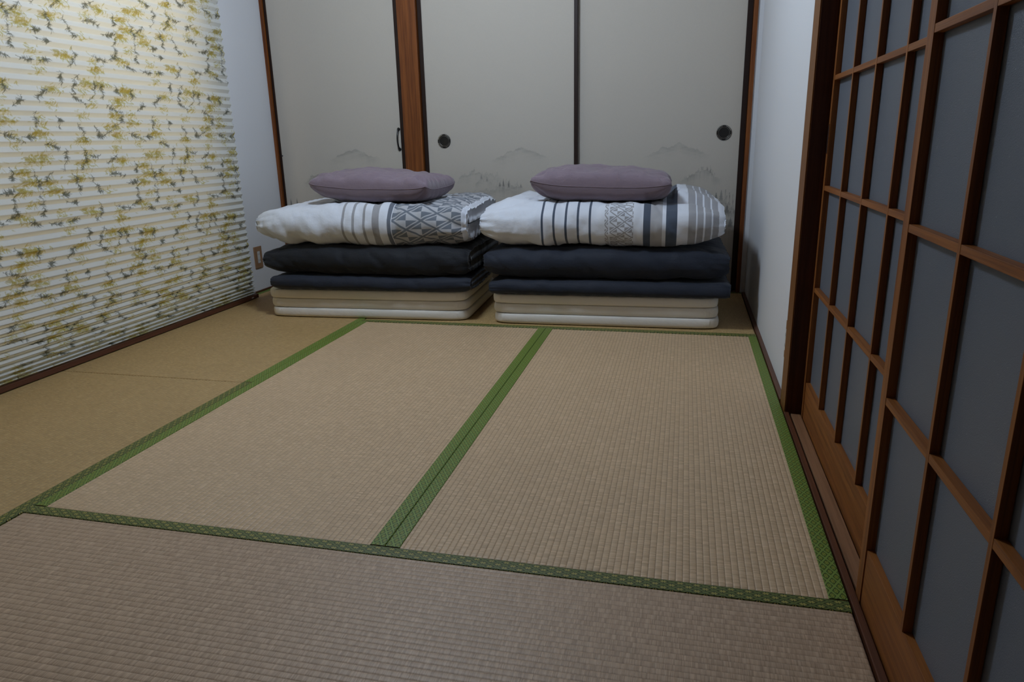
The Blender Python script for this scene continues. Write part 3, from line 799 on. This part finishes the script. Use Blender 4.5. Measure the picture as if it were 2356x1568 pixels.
# ------------------------------------------------------------------ pleated blind
b = empty('pleated_blind', (0.07, 1.9, 0.003)); tag(b, 'white pleated blind printed with yellow-green bamboo sprays covering the window', 'window blind')
BY0, BY1 = 0.72, 3.035
FL = 0.0205
zs = []; z = 0.0245; wlen = 0.0; side = 0
rows = []                                     # (x, z, w)
xb = 0.0590
while z < 1.90:
    pz = 0.0345*(1-0.72*math.exp(-(z-0.015)/0.12))
    hz = pz/2; dx = math.sqrt(FL*FL-hz*hz)
    for k in range(9):
        f = k/9
        rows.append((xb+dx*(f if side == 0 else 1-f), z+hz*f, wlen+FL*f))
    z += hz; wlen += FL; side ^= 1
rows.append((xb, z, wlen))
def bamboo_print():
    """one repeat of the printed cloth: soft yellow leaf bunches in loose trails and dark fine sprigs"""
    res = 0.0014; PY, PW = 0.64, 0.74
    ny, nw = int(PY/res), int(PW/res); rg = np.random.RandomState(21)
    ay = np.zeros((nw, ny)); ad = np.zeros((nw, ny)); core = np.zeros((nw, ny))
    def leaf(A, y, w, an, L, W, al, curve=0.0):
        n = int(L/res)+4
        iy, iw = int(round(y/res)), int(round(w/res))
        gy, gw = np.meshgrid(np.arange(iy-n, iy+n+1), np.arange(iw-n, iw+n+1))
        dy, dw = gy*res-y, gw*res-w
        t = (dy*math.cos(an)+dw*math.sin(an))/L; q = (-dy*math.sin(an)+dw*math.cos(an)) - curve*L*t*t
        prof = W*0.5*np.sqrt(np.clip(t, 0, 1))*np.clip(1-t, 0, 1)*2.4
        m = np.clip((prof-np.abs(q))/(res*0.9)+0.5, 0, 1)*(t > 0)*(t < 1)*al
        ii, jj = np.mod(gw, nw), np.mod(gy, ny)
        A[ii, jj] = 1-(1-A[ii, jj])*(1-m)
    for k in range(4):
        w = rg.uniform(0, 0.04); y0 = k*PY/4+rg.uniform(-0.015, 0.015); ph = rg.uniform(0, 6)
        while w < PW:
            if rg.rand() < 0.74:
                cy = y0+0.040*math.sin(w*9+ph)+rg.normal(0, 0.024); big = rg.rand() < 0.5
                n = rg.randint(40, 60) if big else rg.randint(16, 28)
                for i in range(n):
                    oy, ow = rg.normal(0, 0.024 if big else 0.015), rg.normal(0, 0.011)
                    an = rg.choice([-PI/2+rg.normal(0, 0.8), rg.normal(-0.3, 0.4), PI+rg.normal(0.3, 0.4), PI/2+rg.normal(0, 0.5)], p=[0.5, 0.2, 0.2, 0.1])
                    leaf(ay, cy+oy, w+ow, an, rg.uniform(0.013, 0.030), rg.uniform(0.0042, 0.0066), rg.uniform(0.4, 0.7), rg.normal(0, 0.15))
                if big:
                    for i in range(9): leaf(core, cy+rg.normal(0, 0.012)-0.012, w+rg.normal(0, 0.007), rg.choice([0, PI])+rg.normal(0, 0.3), rg.uniform(0.022, 0.034), 0.014, 0.5)
            w += rg.uniform(0.040, 0.066)
    NS_ = 40
    for k in range(NS_):
        y, w = (k*0.61803*PY*3.0) % PY, (k/NS_)*PW+rg.uniform(-0.015, 0.015)
        an = rg.choice([-0.5, 0.3, PI+0.4, -1.2])+rg.normal(0, 0.3); L = rg.uniform(0.05, 0.11); n = rg.randint(18, 32)
        bend = rg.normal(0, 9)
        for i in range(40):
            q = i/39*L; leaf(ad, y+math.cos(an+bend*q*0.5)*q, w+math.sin(an+bend*q*0.5)*q, an+bend*q, 0.007, 0.0030, 0.6)
        c0 = rg.uniform(0.3, 0.9)
        for i in range(n):
            q = (rg.uniform(0.1, 1.0) if rg.rand() < 0.5 else c0+rg.normal(0, 0.1))*L
            py_, pw_ = y+math.cos(an+bend*q*0.5)*q, w+math.sin(an+bend*q*0.5)*q
            for j in range(rg.randint(1, 4)):
                leaf(ad, py_, pw_, an+bend*q+rg.choice([-1, 1])*rg.uniform(0.2, 1.6), rg.uniform(0.010, 0.023), rg.uniform(0.0024, 0.0038), rg.uniform(0.55, 0.85), rg.normal(0, 0.2))
    return res, ay, np.clip(core, 0, 1), ad
_res, _ay, _co, _ad = bamboo_print()
ycols = np.concatenate([np.linspace(BY0, 1.40, 40)[:-1], np.arange(1.40, BY1-0.001, 0.0019), [BY1]])
RW = np.array(rows)
Yg = np.tile(ycols, (len(RW), 1)); Zr = np.tile(RW[:, 1:2], (1, len(ycols))); Wr = np.tile(RW[:, 2:3], (1, len(ycols)))
Xr = RW[:, 0:1]+0.0008*np.sin(Yg*4.1+Zr*3)+0.0005*np.sin(Yg*11+Zr*5)
Zr = Zr+0.0018*np.sin(Yg*2.3+Zr*2.2)*np.clip(Zr*6, 0, 1)
_res *= 0.92
ii = np.mod((Wr/_res).astype(int), _ad.shape[0]); jj = np.mod((Yg/_res).astype(int), _ad.shape[1])
def lay(c, al, k): return c*(1-al[..., None])+np.array(k)*al[..., None]
colr = np.ones(Yg.shape+(3,))*np.array((0.71, 0.73, 0.72))
colr = lay(colr, np.clip(_ay[ii, jj], 0, 0.9)*0.92, (0.43, 0.37, 0.035))
colr = lay(colr, _co[ii, jj]*0.8, (0.36, 0.275, 0.02))
colr = lay(colr, _ad[ii, jj]*0.88, (0.070, 0.074, 0.040))
grid_mesh('pleated_fabric', np.stack([Xr, Yg, Zr], -1), 'blind_fabric', b, col=colr)
rl = box('bottom_rail', 0.057, 0.081, BY0-0.004, BY1+0.008, 0.0030, 0.0225, 'rail_wood', b, bev=0.003)
cp = box('end_cap', 0.0555, 0.0825, BY1+0.0085, BY1+0.014, 0.0028, 0.0232, 'rail_wood', rl, bev=0.002); 
box('rail_badge', 0.0811, 0.0816, BY1-0.05, BY1-0.03, 0.009, 0.015, 'white_plastic', rl)
box('head_rail', 0.050, 0.088, BY0-0.004, BY1+0.008, 1.905, 1.945, 'rail_wood', b, bev=0.002)
for yy in (1.05, 1.84, 2.66):
    box('bracket', 0.0005, 0.054, yy-0.012, yy+0.012, 1.946, 1.962, 'metal_grey', b)
    tube('lift_cord', [(0.0545, yy, 0.010), (0.0545, yy, 1.906)], 0.0006, 'white_plastic', b, seg=5)

# ------------------------------------------------------------------ wall outlets
def outlet(label, side, x, y0, y1, z0, z1):
    sg = 1 if side == 'L' else -1
    r = empty('wall_outlet', (x, (y0+y1)/2, z0)); tag(r, label, 'wall outlet')
    def bb(n, d0, d1, a, b_, c, d, m, p, bev=0.0):
        xa, xb_ = sorted((x+sg*d0, x+sg*d1)); return box(n, xa, xb_, a, b_, c, d, m, p, bev=bev)
    pl = bb('cover_plate', 0.0003, 0.007, y0, y1, z0, z1, 'plate_wood', r, 0.0015)
    yc = (y0+y1)/2; zc = (z0+z1)/2
    so = bb('socket_insert', 0.0072, 0.0085, yc-0.012, yc+0.012, zc-0.033, zc+0.033, 'white_plastic', r, 0.0005)
    for zz in (zc+0.017, zc-0.017):
        for dy in (-0.006, 0.006): bb('slot', 0.0086, 0.0089, yc+dy-0.001, yc+dy+0.001, zz-0.005, zz+0.005, 'dark_slot', so)
outlet('brown framed wall outlet between the blind and the left bedding stack', 'L', XL, 3.172, 3.242, 0.138, 0.257)
outlet('wall outlet seen edge-on beside the brown door post', 'R', XR, 1.903, 1.944, 0.128, 0.245)

# ------------------------------------------------------------------ pendant lamp that lights the room
lp = empty('pendant_lamp', LAMP_POS); tag(lp, 'round pendant lamp hanging above the middle of the room', 'lamp')
def lz(name, prof, mat, parent): return lathe(name, prof, LAMP_POS, 'z', mat, parent, seg=36)
dome = [(0.15*math.cos(a), 0.15*math.sin(a)) for a in [-PI/2+0.03+(PI-0.4)*k/20 for k in range(21)]]
lz('diffuser', dome, 'lamp_diffuser', lp)
lz('shade_cap', [(0.06, 0.1405), (0.05, 0.150), (0.02, 0.165), (0.012, 0.18)], 'white_plastic', lp)
tube('cord', [(LAMP_POS[0], LAMP_POS[1], LAMP_POS[2]+0.178), (LAMP_POS[0], LAMP_POS[1], CEIL-0.03)], 0.004, 'white_plastic', lp)
lz('ceiling_rose', [(0.045, CEIL-LAMP_POS[2]-0.03), (0.045, CEIL-LAMP_POS[2]-0.0005)], 'white_plastic', lp)
